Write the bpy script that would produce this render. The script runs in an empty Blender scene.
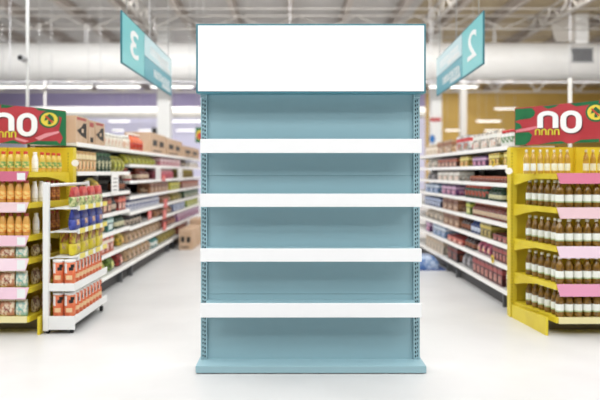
import bpy, math, random
from math import pi, sin, cos
random.seed(7)
S = bpy.context.scene
COL = S.collection
F, CX, CY, EYE = 700.0, 290.0, 172.0, 1.4      # focal length in pixels, optical axis in the 600x400 frame, eye height


def at(px, py, Y):
    return ((px - CX) / F * Y, Y, EYE - (py - CY) / F * Y)


# ------------------------------------------------------------------ materials
def lin(c):
    return tuple(((v / 255) / 12.92 if v / 255 <= .04045 else ((v / 255 + .055) / 1.055) ** 2.4) for v in c) + (1,)


MATS = {}


def mat(name, rgb, rough=.5, metal=0, spec=.5, emit=0, rgb2=None, scale=20, detail=2, lo=.45, hi=.6, bump=0, kind='noise', coat=0):
    if name in MATS:
        return MATS[name]
    m = bpy.data.materials.new(name)
    m.use_nodes = True
    nt = m.node_tree
    b = nt.nodes['Principled BSDF']
    b.inputs['Base Color'].default_value = lin(rgb)
    b.inputs['Roughness'].default_value = rough
    b.inputs['Metallic'].default_value = metal
    b.inputs['Specular IOR Level'].default_value = spec
    b.inputs['Coat Weight'].default_value = coat
    if emit:
        b.inputs['Emission Color'].default_value = lin(rgb)
        b.inputs['Emission Strength'].default_value = emit
    if rgb2 or bump:
        tc = nt.nodes.new('ShaderNodeTexCoord')
        if kind == 'noise':
            n = nt.nodes.new('ShaderNodeTexNoise')
            n.inputs['Scale'].default_value = scale
            n.inputs['Detail'].default_value = detail
            out = n.outputs['Fac']
        elif kind == 'voronoi':
            n = nt.nodes.new('ShaderNodeTexVoronoi')
            n.inputs['Scale'].default_value = scale
            out = n.outputs['Distance']
        else:
            n = nt.nodes.new('ShaderNodeTexWave')
            n.inputs['Scale'].default_value = scale
            n.bands_direction = kind[-1].upper()
            out = n.outputs['Fac']
        nt.links.new(tc.outputs['Object'], n.inputs['Vector'])
        if rgb2:
            r = nt.nodes.new('ShaderNodeValToRGB')
            r.color_ramp.elements[0].position = lo
            r.color_ramp.elements[0].color = lin(rgb)
            r.color_ramp.elements[1].position = hi
            r.color_ramp.elements[1].color = lin(rgb2)
            nt.links.new(out, r.inputs['Fac'])
            nt.links.new(r.outputs['Color'], b.inputs['Base Color'])
        if bump:
            bp = nt.nodes.new('ShaderNodeBump')
            bp.inputs['Strength'].default_value = bump
            bp.inputs['Distance'].default_value = .02
            nt.links.new(out, bp.inputs['Height'])
            nt.links.new(bp.outputs['Normal'], b.inputs['Normal'])
    MATS[name] = m
    return m


def flat(rgb, rough=.5, **k):
    return mat('paint_%02x%02x%02x_%d' % (*rgb, int(rough * 100)), rgb, rough, **k)


def prnt(a, b, scale=22, rough=.4):
    """busy printed packaging: two inks in blotches"""
    return mat('print_%02x%02x%02x_%02x%02x%02x_%d' % (*a, *b, int(scale)), a, rough, rgb2=b, scale=scale, detail=3, lo=.44, hi=.56)


# ------------------------------------------------------------------ mesh builder
class MB:
    def __init__(s):
        s.v, s.f, s.m, s.sm = [], [], [], []

    def face(s, pts, m=0, smooth=False):
        b = len(s.v)
        s.v += [tuple(p) for p in pts]
        s.f.append(tuple(range(b, b + len(pts))))
        s.m.append(m)
        s.sm.append(smooth)

    def box(s, x0, x1, y0, y1, z0, z1, m=0):
        b = len(s.v)
        s.v += [(x0, y0, z0), (x1, y0, z0), (x1, y1, z0), (x0, y1, z0), (x0, y0, z1), (x1, y0, z1), (x1, y1, z1), (x0, y1, z1)]
        for f in ((0, 3, 2, 1), (4, 5, 6, 7), (0, 1, 5, 4), (1, 2, 6, 5), (2, 3, 7, 6), (3, 0, 4, 7)):
            s.f.append(tuple(b + i for i in f)); s.m.append(m); s.sm.append(False)
        return s

    def rings(s, rings, m=0, smooth=True, cap=True):
        """loft closed rings of equal count; m is one index or one per band"""
        n = len(rings[0]); b = len(s.v)
        for r in rings:
            s.v += [tuple(p) for p in r]
        for i in range(len(rings) - 1):
            for j in range(n):
                k = (j + 1) % n
                s.f.append((b + i * n + j, b + i * n + k, b + (i + 1) * n + k, b + (i + 1) * n + j))
                s.m.append(m[i] if isinstance(m, (list, tuple)) else m); s.sm.append(smooth)
        if cap:
            m0 = m[0] if isinstance(m, (list, tuple)) else m
            m1 = m[-1] if isinstance(m, (list, tuple)) else m
            s.f.append(tuple(b + j for j in reversed(range(n)))); s.m.append(m0); s.sm.append(False)
            o = b + (len(rings) - 1) * n
            s.f.append(tuple(o + j for j in range(n))); s.m.append(m1); s.sm.append(False)
        return s

    def lathe(s, prof, n=16, m=0, c=(0, 0, 0), cap=True):
        return s.rings([[(c[0] + r * cos(2 * pi * j / n), c[1] + r * sin(2 * pi * j / n), c[2] + z) for j in range(n)] for r, z in prof], m, True, cap)

    def tube(s, p, q, r, n=8, m=0):
        d = [q[i] - p[i] for i in range(3)]
        L = math.sqrt(sum(x * x for x in d)) or 1
        d = [x / L for x in d]
        a = (0, 0, 1) if abs(d[2]) < .9 else (1, 0, 0)
        u = (d[1] * a[2] - d[2] * a[1], d[2] * a[0] - d[0] * a[2], d[0] * a[1] - d[1] * a[0])
        l = math.sqrt(sum(x * x for x in u)); u = [x / l for x in u]
        w = (d[1] * u[2] - d[2] * u[1], d[2] * u[0] - d[0] * u[2], d[0] * u[1] - d[1] * u[0])
        R = lambda o: [tuple(o[i] + r * (cos(2 * pi * j / n) * u[i] + sin(2 * pi * j / n) * w[i]) for i in range(3)) for j in range(n)]
        return s.rings([R(p), R(q)], m, n > 4)

    def prism(s, poly, z0, z1, m=0):
        """vertical prism from a 2-D outline"""
        return s.rings([[(x, y, z0) for x, y in poly], [(x, y, z1) for x, y in poly]], m, False)

    def slab(s, pts, nrm, t, m=0):
        """thin plate: a planar outline thickened by t along nrm"""
        return s.rings([pts, [tuple(p[i] + nrm[i] * t for i in range(3)) for p in pts]], m, False)

    def mesh(s, name, mats):
        me = bpy.data.meshes.new(name)
        me.from_pydata(s.v, [], s.f)
        for m in (mats if isinstance(mats, (list, tuple)) else [mats]):
            me.materials.append(m)
        for p, mi, sm in zip(me.polygons, s.m, s.sm):
            p.material_index = mi
            p.use_smooth = sm
        import bmesh
        bm = bmesh.new(); bm.from_mesh(me)
        bmesh.ops.recalc_face_normals(bm, faces=bm.faces)
        bm.to_mesh(me); bm.free()
        return me

    def build(s, name, mats, parent=None, loc=(0, 0, 0), rz=0, bevel=0):
        o = bpy.data.objects.new(name, s.mesh(name, mats))
        COL.objects.link(o)
        o.parent = parent
        o.location = loc
        o.rotation_euler = (0, 0, rz)
        if bevel:
            b = o.modifiers.new('Bevel', 'BEVEL')
            b.width = bevel; b.segments = 2; b.limit_method = 'ANGLE'
        return o


def tag(o, label, cat, group=None):
    o['label'] = label; o['category'] = cat
    if group: o['group'] = group
    return o


def empty(name, loc=(0, 0, 0), rz=0):
    o = bpy.data.objects.new(name, None)
    COL.objects.link(o)
    o.location = loc; o.rotation_euler = (0, 0, rz)
    return o


def thing(name, label, cat, loc=(0, 0, 0), rz=0, group=None):
    return tag(empty(name, loc, rz), label, cat, group)


def struct(o):
    o['kind'] = 'structure'
    return o


def copy_tree(o, parent=None):
    c = o.copy()
    COL.objects.link(c)
    c.parent = parent
    for ch in o.children:
        copy_tree(ch, c)
    return c


class Kind:
    """one product: built once, the first placement uses the original, later ones are copies"""
    def __init__(s, fn):
        s.fn, s.first = fn, None

    def place(s, loc, rz, label, cat, group=None, scale=None):
        if s.first is None:
            o = s.first = s.fn()
        else:
            o = copy_tree(s.first)
        o.location = loc; o.rotation_euler = (0, 0, rz)
        if scale: o.scale = scale
        for k in ('group',):
            if k in o: del o[k]
        return tag(o, label, cat, group)


ORD = ['first', 'second', 'third', 'fourth', 'fifth', 'sixth', 'seventh', 'eighth', 'ninth', 'tenth', 'eleventh', 'twelfth', 'thirteenth', 'fourteenth', 'fifteenth',
       'sixteenth', 'seventeenth', 'eighteenth', 'nineteenth', 'twentieth'] + ['twenty-' + x for x in ['first', 'second', 'third', 'fourth', 'fifth', 'sixth', 'seventh', 'eighth', 'ninth']] + ['thirtieth'] + ['thirty-' + x for x in ['first', 'second', 'third', 'fourth', 'fifth', 'sixth', 'seventh', 'eighth', 'ninth']]

WHITE = flat((245, 245, 244), .35)
STEELW = mat('white_enamel', (236, 236, 234), .4)
GREYM = mat('grey_metal', (120, 120, 122), .45, .6)
DARK = mat('dark_rubber', (28, 28, 30), .7)
BLACK = flat((24, 22, 22), .5)
YEL = mat('yellow_enamel', (226, 204, 52), .42, rgb2=(218, 194, 44), scale=3)
WIRE = mat('steel_wire', (190, 190, 190), .4, .7)

# ------------------------------------------------------------------ the setting
floor_m = mat('polished_floor', (213, 212, 211), .32, spec=.3, rgb2=(206, 205, 204), scale=1.3, detail=4, lo=.4, hi=.65)
struct(MB().box(-26, 26, -6, 45, -.1, 0).build('floor', floor_m))
ceil_grey = mat('corrugated_roof_sheet', (196, 193, 190), .6, rgb2=(178, 175, 172), scale=2.6, kind='wave_y', lo=.2, hi=.8, bump=.5)
ceil_tan_bounce = mat('corrugated_roof_sheet_tan_bounce', (188, 172, 142), .6, rgb2=(160, 142, 112), scale=2.6, kind='wave_y', lo=.2, hi=.8, bump=.5)  # tan tint paints in light bounced off the ochre wall
CEIL = 6.8
o = MB().box(-26, 4.2, 13, 45, CEIL, CEIL + .12).build('ceiling', ceil_grey); struct(o)
o = MB().box(4.2, 26, 13, 45, CEIL, CEIL + .12).build('ceiling', ceil_tan_bounce); struct(o)
purple = mat('purple_wall_paint', (158, 148, 184), .6)
laven = mat('lavender_wall_paint', (214, 212, 234), .6)
ochre = mat('ochre_wall_paint', (200, 164, 84), .6, rgb2=(192, 156, 76), scale=.6)
struct(MB().box(-26, 8.7, 45, 45.3, 5.45, CEIL).build('wall_back', purple))
struct(MB().box(-26, 8.7, 45, 45.3, 0, 5.45).build('wall_back', laven))
struct(MB().box(8.7, 26, 45, 45.3, 0, CEIL).build('wall_back', ochre))
struct(MB().box(-26, 8.7, 44.9, 45, 5.3, 5.46).build('trim_1', flat((225, 224, 232))))

# steel roof beams running away from the eye, and cross trusses
beam_m = mat('painted_roof_steel', (168, 158, 150), .55)
for i, x in enumerate((-12.4, -10.65, -8.9, -7.0, -5.3, -3.55, -1.8, 0, 1.8, 3.55, 5.3, 7.0, 8.9, 10.65, 12.4)):
    m = MB()
    m.box(x - .09, x + .09, 14, 44.8, CEIL - .05, CEIL - .002)
    m.box(x - .03, x + .03, 14, 44.8, CEIL - .3, CEIL - .05)
    m.box(x - .09, x + .09, 14, 44.8, CEIL - .34, CEIL - .3)
    struct(m.build('roof_beam', beam_m))
tr_m = mat('truss_steel', (188, 183, 176), .5)


def truss(y, x0, x1, zb, zt, step, r=.035):
    m = MB()
    m.tube((x0, y, zb), (x1, y, zb), r * 1.2, 6)
    m.tube((x0, y, zt), (x1, y, zt), r * 1.2, 6)
    n = int((x1 - x0) / step)
    for k in range(n):
        a = x0 + k * step
        m.tube((a, y, zb), (a + step / 2, y, zt), r, 6)
        m.tube((a + step / 2, y, zt), (a + step, y, zb), r, 6)
    return struct(m.build('roof_truss', tr_m))


truss(22.6, -14, 14, 6.02, 6.44, 1.9, .022)
truss(27.5, -14, 14, 5.9, 6.44, 1.6, .03)
truss(34, -16, 16, 5.3, 6.44, 2.0, .04)
# long lattice girders running away from the eye
for x in (-4.4, 4.4, 7.9):
    m = MB()
    zb, zt = 5.95, 6.4
    m.tube((x, 14, zb), (x, 23.2, zb), .04, 6); m.tube((x, 14, zt), (x, 23.2, zt), .04, 6)
    for k in range(7):
        a = 14 + k * 1.3
        m.tube((x, a, zb), (x, a + .65, zt), .028, 6); m.tube((x, a + .65, zt), (x, a + 1.3, zb), .028, 6)
    struct(m.build('roof_truss', tr_m))
# thin tie rods across
m = MB()
for y, z in ((19.5, 6.3), (21, 6.3), (23, 6.25), (25.5, 6.3)):
    m.tube((-14, y, z), (14, y, z), .016, 6)
struct(m.build('roof_tie_rod', tr_m))

# big round air duct across the hall
duct_m = mat('white_duct_skin', (236, 235, 233), .5, rgb2=(231, 230, 228), scale=.8)
D_Y, D_Z, D_R = 24.0, 5.185, .635
dct = thing('ventilation_duct', 'huge round white air duct running across the hall under the roof', 'duct', (0, D_Y, D_Z))
m = MB(); m.rings([[(x, D_R * cos(2 * pi * j / 40), D_R * sin(2 * pi * j / 40)) for j in range(40)] for x in (-22, 22)], 0, True)
m.build('duct_shell', duct_m, dct)
for x in (-14, -7, 0, 7, 14):
    MB().box(x - .03, x + .03, -.03, .03, D_R - .02, CEIL - D_Z - .35).build('duct_hanger', WIRE, dct)
gx0, gx1 = [(p - CX) / F * (D_Y - .6) for p in (572, 592)]
g = MB()
for k in range(9):
    z0 = -.23 + .05 * k
    g.box(gx0, gx1, -.70, -.60, z0 + .13, z0 + .15, 0)
g.box(gx0 - .04, gx1 + .04, -.68, -.58, -.12, -.09, 0); g.box(gx0 - .04, gx1 + .04, -.68, -.58, .33, .36, 0)
g.box(gx0, gx1, -.655, -.5, -.09, .33, 1)
gr = g.build('air_grille', [GREYM, BLACK], dct); gr['label'] = 'dark slatted air outlet grille'
rx0, rx1 = [(p - CX) / F * (D_Y) for p in (573, 586)]
MB().box(rx0, rx1, -.2, .3, D_R - .1, CEIL - D_Z - .02).build('duct_riser', duct_m, dct)
mm = MB(); mm.slab([(rx0 - .7, -.25, D_R + .02), (rx0 - .03, -.25, D_R + .02), (rx0 - .03, -.25, 1.5), (rx0 - .85, -.25, 1.3)], (0, 1, 0), .06)
mm.build('duct_side_plate', flat((190, 184, 176)), dct)
d2 = MB(); d2.rings([[(x, .31 * cos(2 * pi * j / 32), .31 * sin(2 * pi * j / 32)) for j in range(32)] for x in (-20, 7.7)], 0, True)
for x in (-14, -5, 5):
    d2.box(x - .03, x + .03, -.03, .03, .28, CEIL - 4.8)
tag(d2.build('ventilation_duct', mat('cream_duct_skin', (240, 236, 228), .5), loc=(0, 40, 4.8)), 'slim cream air duct far behind, in front of the purple wall', 'duct')

# columns
def column(px, Y, w, col=STEELW):
    x = (px - CX) / F * Y
    return struct(MB().box(x - w / 2, x + w / 2, Y - w / 2, Y + w / 2, 0, CEIL).build('column', col, bevel=.02))


column(164.5, 26, .48); column(435.5, 26, .40); column(463, 33, .3, flat((196, 192, 186)))
# sign plates on the far column
x = (435.5 - CX) / F * 25.75
tag(MB().box(x - .2, x + .19, 25.72, 25.78, EYE + 51 / F * 25.75, EYE + 54 / F * 25.75).build('wall_sign', flat((205, 60, 60))), 'small red sign strip on the white column under the sign numbered 2', 'sign')
m = MB(); m.rings([[(.1 * cos(2 * pi * j / 20), y, .15 * sin(2 * pi * j / 20)) for j in range(20)] for y in (-.02, .02)], 0, False)
tag(m.build('wall_sign', flat((50, 120, 190)), loc=(x - .12, 25.76, EYE + 33 / F * 25.75)), 'small round blue sign low on the white column', 'sign')

x0, _, z0 = at(155.5, 131, 25.7)
tag(MB().box(-.08, .10, -.12, .12, -.13, .13).build('wall_speaker', BLACK, loc=(x0 - .085, 25.9, z0), bevel=.02), 'small dark box mounted on the side of the big white column', 'speaker')
x0, _, z0 = at(200, 135, 14)
t = thing('hanging_poster', 'small green poster with a red round mark hanging beside the white stand', 'poster', (x0, 14, z0))
MB().box(-.09, .09, -.008, .008, -.15, .15).build('board', flat((40, 110, 66)), t)
m = MB(); m.rings([[(.08 * cos(2 * pi * j / 20), y, .10 * sin(2 * pi * j / 20)) for j in range(20)] for y in (-.011, -.008)], 0, False); m.build('yellow_disc', flat((224, 200, 70)), t)
m = MB(); m.rings([[(.055 * cos(2 * pi * j / 20), y, -.02 + .07 * sin(2 * pi * j / 20)) for j in range(20)] for y in (-.014, -.011)], 0, False); m.build('red_disc', flat((196, 70, 60)), t)
for sx in (-.07, .07):
    m = MB(); m.tube((sx, 0, .15), (sx, 0, CEIL - z0 - .005), .004, 5); m.build('hanging_wire', WIRE, t)

# service poles
px_ = at(27.5, 0, 10)[0]
p = MB(); p.tube((px_, 10, 0), (px_, 10, CEIL), .024, 12)
p.lathe([(.05, 0), (.05, .03), (.026, .05)], 12, 0, (px_, 10, 0))
tag(p.build('service_pole', STEELW), 'thin white floor-to-ceiling pole behind the red banner, carrying the camera', 'pole')
px_2 = at(570, 0, 9.4)[0]
p = MB(); p.tube((px_2, 9.4, 0), (px_2, 9.4, 2.66), .026, 12); p.lathe([(.05, 0), (.05, .03), (.03, .05)], 12, 0, (px_2, 9.4, 0))
tag(p.build('service_pole', flat((214, 210, 202))), 'short white pole rising behind the banner over the oil bottles', 'pole')
cx_, _, cz_ = at(23.5, 59, 9.9)
cam_t = thing('security_camera', 'small grey security camera clamped to the thin white pole', 'camera', (cx_, 9.88, cz_))
b = MB(); b.rings([[(.045 * cos(2 * pi * j / 14), y, .045 * sin(2 * pi * j / 14)) for j in range(14)] for y in (-.1, .06)], 0, True); b.build('body', flat((176, 176, 178)), cam_t)
b = MB(); b.rings([[(.03 * cos(2 * pi * j / 14), y, .03 * sin(2 * pi * j / 14)) for j in range(14)] for y in (-.112, -.1)], 0, True); b.build('lens', BLACK, cam_t)
b = MB(); b.tube((.0, .02, .03), (px_ - cx_, .082, .03), .010, 8); b.build('bracket', GREYM, cam_t)

# hanging fluorescent battens
tube_m = mat('lit_tube', (255, 253, 248), .4, emit=1.6)


def batten(px0, px1, py, Y, label):
    x0, _, z = at(px0, py, Y); x1 = at(px1, py, Y)[0]
    L = x1 - x0
    t = thing('hanging_batten_light', label, 'light', ((x0 + x1) / 2, Y, z), 0, 'lit tube lights hanging in the hall')
    MB().box(-L / 2, L / 2, -.06, .06, .024, .055).build('housing', STEELW, t)
    b = MB(); b.tube((-L / 2 + .03, 0, 0), (L / 2 - .03, 0, 0), .02, 10); b.build('tube', tube_m, t)
    b = MB()
    for s in (-.4, .4):
        b.tube((L * s, 0, .055), (L * s, 0, CEIL - z - .005), .006, 5)
    b.build('suspension_wire', WIRE, t)


rl = MB(); rl.box(-13, 13, 19.97, 20.03, 3.945, 3.985)
for x in range(-12, 13, 4): rl.tube((x, 20, 3.99), (x, 20, CEIL - .005), .01, 6)
tag(rl.build('light_rail', flat((206, 206, 210))), 'long white conduit rail hanging across the hall below the duct', 'rail')
segs = [(-2, 44, 87.5, 19.9, 'tube light under the long rail, behind the thin white pole'),
        (47, 93, 87.5, 19.9, 'tube light under the long rail, between the thin pole and the sign 3'),
        (96, 141, 87.5, 19.9, 'tube light under the long rail, just behind the sign 3'),
        (150, 194, 87.5, 19.9, 'tube light under the long rail, between the sign 3 and the white stand'),
        (428, 478, 87.5, 19.9, 'tube light under the long rail, behind the sign 2'),
        (108, 130, 121.5, 30, 'middle-distance tube light over the jars on the shelving below the sign 3'),
        (172, 204, 121.5, 30, 'middle-distance tube light next to the big white column and the stand'),
        (112, 124, 130.5, 36, 'farthest tube light over the jars, below the other one'),
        (138, 155, 130.5, 36, 'farthest tube light just before the big white column'),
        (176, 203, 130.5, 36, 'farthest tube light between the big white column and the stand'),
        (445, 466, 130.5, 36, 'farthest tube light crossing the thin column in front of the ochre wall'),
        (476, 501, 121.5, 30, 'middle-distance tube light in front of the ochre wall'),
        (484, 505, 130.8, 36, 'farthest tube light near the yellow stand of oil bottles'),
        (494, 517, 109, 27, 'tube light in front of the ochre wall beside the banner')]
for s in segs: batten(*s)

# ------------------------------------------------------------------ the empty display stand
teal = mat('teal_powder_coat', (151, 184, 193), .5, spec=.3)
teal_edge = mat('teal_frame', (70, 128, 142), .4)
lipw = mat('white_price_lip', (238, 239, 240), .35)
slot_m = mat('slot_dark', (38, 66, 76), .6)
SX, SY = .1455, 4.851
st = thing('display_stand', 'empty pale teal shop display stand with four white-fronted shelves and blank white header', 'display stand', (SX, SY, 0))
BD = .190                                   # back panel front face, behind the base front
b = MB(); b.box(-.80, .80, 0, BD + .06, .006, .056); b.box(-.765, .765, .03, BD + .05, 0, .006)
b.build('base_deck', teal, st, bevel=.004)
for z in (.5215, 1.3735):
    MB().box(-.739, .739, BD + .0202, BD + .024, z - .02, z + .02).build('panel_joint', teal_edge, st)
for z0, z1 in ((.056, .5205), (.5225, 1.3725), (1.3745, 1.96)):
    MB().box(-.745, .745, BD, BD + .02, z0, z1).build('back_panel', teal, st)
for sx in (-1, 1):
    u = MB()
    xo, xi = .785, .740
    u.box(xi, xo, BD - .004, BD + .04, .056, 1.96, 1)
    for a, c in ((xi, xi + .010), (xi + .020, xi + .026), (xo - .011, xo)):
        u.box(a, c, BD - .022, BD - .004, .056, 1.96, 0)
    z = .056; k = 0
    while z < 1.95:
        u.box(xi + .010, xi + .020, BD - .0215, BD - .004, z, z + .013, 0)
        u.box(xi + .026, xo - .011, BD - .0215, BD - .004, z + .006, z + .019, 0)
        z += .0300
    for i in range(len(u.v)):
        u.v[i] = (u.v[i][0] * sx, u.v[i][1], u.v[i][2])
    up = u.build('slotted_upright', [teal, slot_m], st)
for zt, zb in ((1.630, 1.532), (1.249, 1.157), (.868, .776), (.487, .388)):
    sh = MB(); sh.box(-.738, .738, .03, BD - .002, zt - .03, zt - .004)
    s_o = sh.build('shelf', teal, st)
    lp = MB(); lp.box(-.770, .770, .012, .030, zb, zt)
    lo = lp.build('price_lip', lipw, s_o, bevel=.004); lo['label'] = 'white shelf front lip'
    for sx in (-1, 1):
        br = MB(); x0 = sx * .7385
        br.slab([(x0, .032, zt - .032), (x0, BD - .022, zt - .032), (x0, BD - .022, zt - .10), (x0, .06, zt - .055)], (sx * .004, 0, 0), 1)
        br.build('shelf_bracket', teal_edge, s_o)
hd = MB(); hd.box(-.797, .797, .004, .11, 1.947, 2.428)
h_o = hd.build('header_box', teal_edge, st, bevel=.003)
hf = MB(); hf.box(-.783, .783, -.002, .004, 1.960, 2.415)
hf_o = hf.build('header_face', mat('blank_white_panel', (255, 255, 255), .45), h_o); hf_o['label'] = 'blank white header face'
for sx in (-1, 1):
    MB().box(sx * .76 - .02, sx * .76 + .02, .11, BD + .03, 1.93, 2.30).build('header_support', teal, st)

# ------------------------------------------------------------------ hanging aisle signs
teal_sign = mat('sign_teal', (112, 200, 204), .3)
teal_pale = mat('sign_pale_teal', (196, 224, 230), .3)
teal_deep = mat('sign_deep_teal', (66, 160, 176), .3)
sign_edge = mat('sign_frame', (30, 110, 124), .4)


def text_mesh(body, parent, name, material, size, loc, rot, mirror=True, extr=.002):
    cu = bpy.data.curves.new('tmp', 'FONT'); cu.body = body; cu.size = size; cu.align_x = 'CENTER'; cu.align_y = 'CENTER'; cu.extrude = extr; cu.offset = .004
    ob = bpy.data.objects.new('tmp', cu); COL.objects.link(ob)
    me = bpy.data.meshes.new_from_object(ob.evaluated_get(bpy.context.evaluated_depsgraph_get()))
    bpy.data.objects.remove(ob)
    for v in me.vertices:
        x, y, z = v.co
        v.co = ((-x if mirror else x) * rot[0], z, y)
    me.materials.clear(); me.materials.append(material)
    o = bpy.data.objects.new(name, me); COL.objects.link(o); o.parent = parent; o.location = loc
    return o


def aisle_sign(near, far, zb, zt, num_t, num_near, digit, label):
    """near/far = plan points; local +x runs along the sign as read from the aisle"""
    (xa, ya), (xb, yb) = near, far
    L = math.hypot(xb - xa, yb - ya)
    left = xa < 0
    # local x from image-left to image-right: left sign reads near->far, the other far->near
    p0, p1 = (near, far) if left else (far, near)
    rz = math.atan2(p1[1] - p0[1], p1[0] - p0[0])
    H = zt - zb
    t = thing('hanging_aisle_sign', label, 'sign', (p0[0], p0[1], zb), rz)
    e = .014
    fr = MB()
    fr.box(0, L, -.007, .007, 0, H)
    fr.build('frame', sign_edge, t)
    cut = num_t * L if left else L - num_t * L
    ns = (e * 1.6, cut - e) if left else (cut + e, L - e * 1.6)
    os_ = (cut + e, L - e * 1.6) if left else (e * 1.6, cut - e)
    for s in (-1, 1):
        y0, y1 = (.007, .010) if s > 0 else (-.010, -.007)
        MB().box(ns[0], ns[1], y0, y1, e, H - e).build('number_panel', teal_sign, t)
        MB().box(os_[0], os_[1], y0, y1, H * .5 + e * .4, H - e).build('upper_panel', teal_pale, t)
        MB().box(os_[0], os_[1], y0, y1, e, H * .5 - e * .4).build('lower_panel', teal_deep, t)
    nx = (ns[0] + ns[1]) / 2
    w = ns[1] - ns[0]
    d_o = text_mesh(digit, t, 'digit', WHITE, H * .78, (nx + (.0 if left else .02), -.0125, H * .5), (w / H * 1.25, 1), True)
    d_o['label'] = 'white digit'
    # two lines of small white lettering, too small to read
    for zc, hh, x0f, x1f in ((H * .73, .09, .18, .93), (H * .60, .045, .5, .95), (H * .27, .09, .3, .95), (H * .12, .045, .6, .95)):
        g = MB(); xx = os_[0] + (os_[1] - os_[0]) * x0f; xe = os_[0] + (os_[1] - os_[0]) * x1f
        st_ = hh * 1.5
        while xx + st_ * .7 < xe:
            wv = st_ * .62; tk = hh * .26
            g.box(xx, xx + tk, -.0125, -.010, zc - hh / 2, zc + hh / 2)
            g.box(xx + wv - tk, xx + wv, -.0125, -.010, zc - hh / 2, zc + hh / 2 - (hh * .3 if random.random() < .3 else 0))
            g.box(xx, xx + wv, -.0125, -.010, (zc + hh / 2 - tk) if random.random() < .7 else (zc - hh / 2), (zc + hh / 2) if random.random() < .7 else (zc - hh / 2 + tk))
            xx += st_
        g.box(os_[0] + (os_[1] - os_[0]) * x0f, xe, -.0115, -.010, zc - hh / 2 - .002, zc - hh / 2 + .003)
        g.build('lettering', WHITE, t)
    for xw in (L * .08, L * .5, L * .92):
        w_ = MB(); w_.tube((xw, 0, H), (xw, 0, CEIL - zb), .006, 6); w_.build('hanging_wire', WIRE, t)
    return t


aisle_sign((at(121, 0, 7)[0], 7), (at(171, 0, 10.08)[0], 10.08), 1.4 + 109 / 100, 1.4 + 162 / 100, .365, True, '3', 'hanging teal aisle sign with a back-to-front white 3, over the canister rack')
aisle_sign((at(484, 0, 7)[0], 7), (at(437, 0, 10.0)[0], 10.0), 1.4 + 108 / 100, 1.4 + 161.5 / 100, .365, False, '2', 'hanging teal aisle sign with a back-to-front white 2')

# ------------------------------------------------------------------ product makers (front faces local -y, base at z = 0)
def superring(w, d, z, n=20, e=.5):
    return [(w / 2 * math.copysign(abs(cos(a)) ** e, cos(a)), d / 2 * math.copysign(abs(sin(a)) ** e, sin(a)), z) for a in (2 * pi * j / n for j in range(n))]


def k_box(w, d, h, c0, c1, c2, name='carton'):
    def f():
        m = MB(); m.box(-w / 2, w / 2, -d / 2, d / 2, 0, h, 0)
        t = .0015
        m.box(-w / 2 - t, w / 2 + t, -d / 2 - t, d / 2 - .01, h * .62, h * .84, 1)
        m.box(-w * .34, w * .30, -d / 2 - 2 * t, -d / 2, h * .14, h * .52, 2)
        m.box(-w / 2 - 2 * t, -w / 2, -d * .3, d * .3, h * .16, h * .5, 2)
        m.box(w / 2, w / 2 + 2 * t, -d * .3, d * .3, h * .16, h * .5, 2)
        m.box(-w / 2 + .004, w / 2 - .004, -.008, .008, h, h + .001, 1)
        return m.build(name, [prnt(c0, tuple(int(v * .60) for v in c0), 16), flat(c1), prnt(c2, c1, 30)])
    return f


def k_can(r, h, c0, c1, c2, name='can'):
    def f():
        m = MB()
        m.lathe([(r * .94, 0), (r, .006), (r, h * .18), (r * 1.01, h * .18), (r * 1.01, h * .62), (r, h * .62), (r, h - .02), (r * .95, h - .008), (r * .95, h), (r * .88, h), (r * .86, h - .006)], 16, [0, 0, 0, 2, 0, 0, 1, 1, 1, 1])
        return m.build(name, [flat(c0, .35), flat(c1, .3), prnt(c2, c0, 28)])
    return f


def k_jar(r, h, c0, c1, c2, name='jar'):
    def f():
        m = MB()
        m.lathe([(r * .9, 0), (r, .01), (r, h * .15), (r * 1.01, h * .16), (r * 1.01, h * .6), (r, h * .61), (r, h * .72), (r * .8, h * .82), (r * .84, h * .82), (r * .84, h * .99), (r * .78, h)], 16, [0, 0, 0, 2, 0, 0, 0, 1, 1, 1])
        return m.build(name, [flat(c0, .25), flat(c1, .35), prnt(c2, c0, 30)])
    return f


def k_bottle(r, h, c0, c1, c2, name='bottle'):
    def f():
        m = MB()
        m.lathe([(r * .9, 0), (r, .008), (r, h * .16), (r * 1.015, h * .165), (r * 1.015, h * .48), (r, h * .485), (r * .97, h * .6), (r * .6, h * .74), (r * .36, h * .83), (r * .36, h * .88), (r * .45, h * .885), (r * .45, h * .99), (r * .38, h)], 16, [0, 0, 0, 2, 0, 0, 0, 0, 0, 1, 1, 1])
        return m.build(name, [flat(c0, .2), flat(c1, .4), prnt(c2, tuple(int(v * .85) for v in c2), 30)])
    return f


def k_bag(w, d, h, c0, c1, c2, name='bag'):
    def f():
        m = MB()
        m.rings([superring(w * .96, d * .35, 0), superring(w, d * .8, h * .06), superring(w * 1.0, d, h * .3), superring(w, d * .9, h * .6), superring(w * .98, d * .5, h * .86), superring(w, .012, h * .93), superring(w, .010, h)], [0, 0, 0, 0, 1, 1])
        m.rings([[(p[0] * .62, p[1] * 1.02 if p[1] < 0 else 0, p[2]) for p in superring(w, d * s, h * z)] for s, z in ((.93, .2), (1.02, .3), (.92, .6))], 2)
        return m.build(name, [prnt(c0, tuple(int(v * .55) for v in c0), 22), flat(c1), prnt(c2, c1, 40)])
    return f


MK = {'box': k_box, 'can': k_can, 'jar': k_jar, 'bottle': k_bottle, 'bag': k_bag}
KC = {}


def kind(shape, dims, c0, c1, c2, name):
    key = (shape, dims, c0, c1, c2, name)
    if key not in KC:
        KC[key] = Kind(MK[shape](*dims, c0, c1, c2, name))
    return KC[key]


# ------------------------------------------------------------------ aisle gondolas
gond_back = mat('gondola_back', (58, 54, 54), .7)
shelf_m = mat('gondola_shelf', (226, 225, 222), .45)
kick_m = mat('gondola_kick', (70, 68, 68), .6)
tagw = flat((252, 250, 246), .4)


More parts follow.
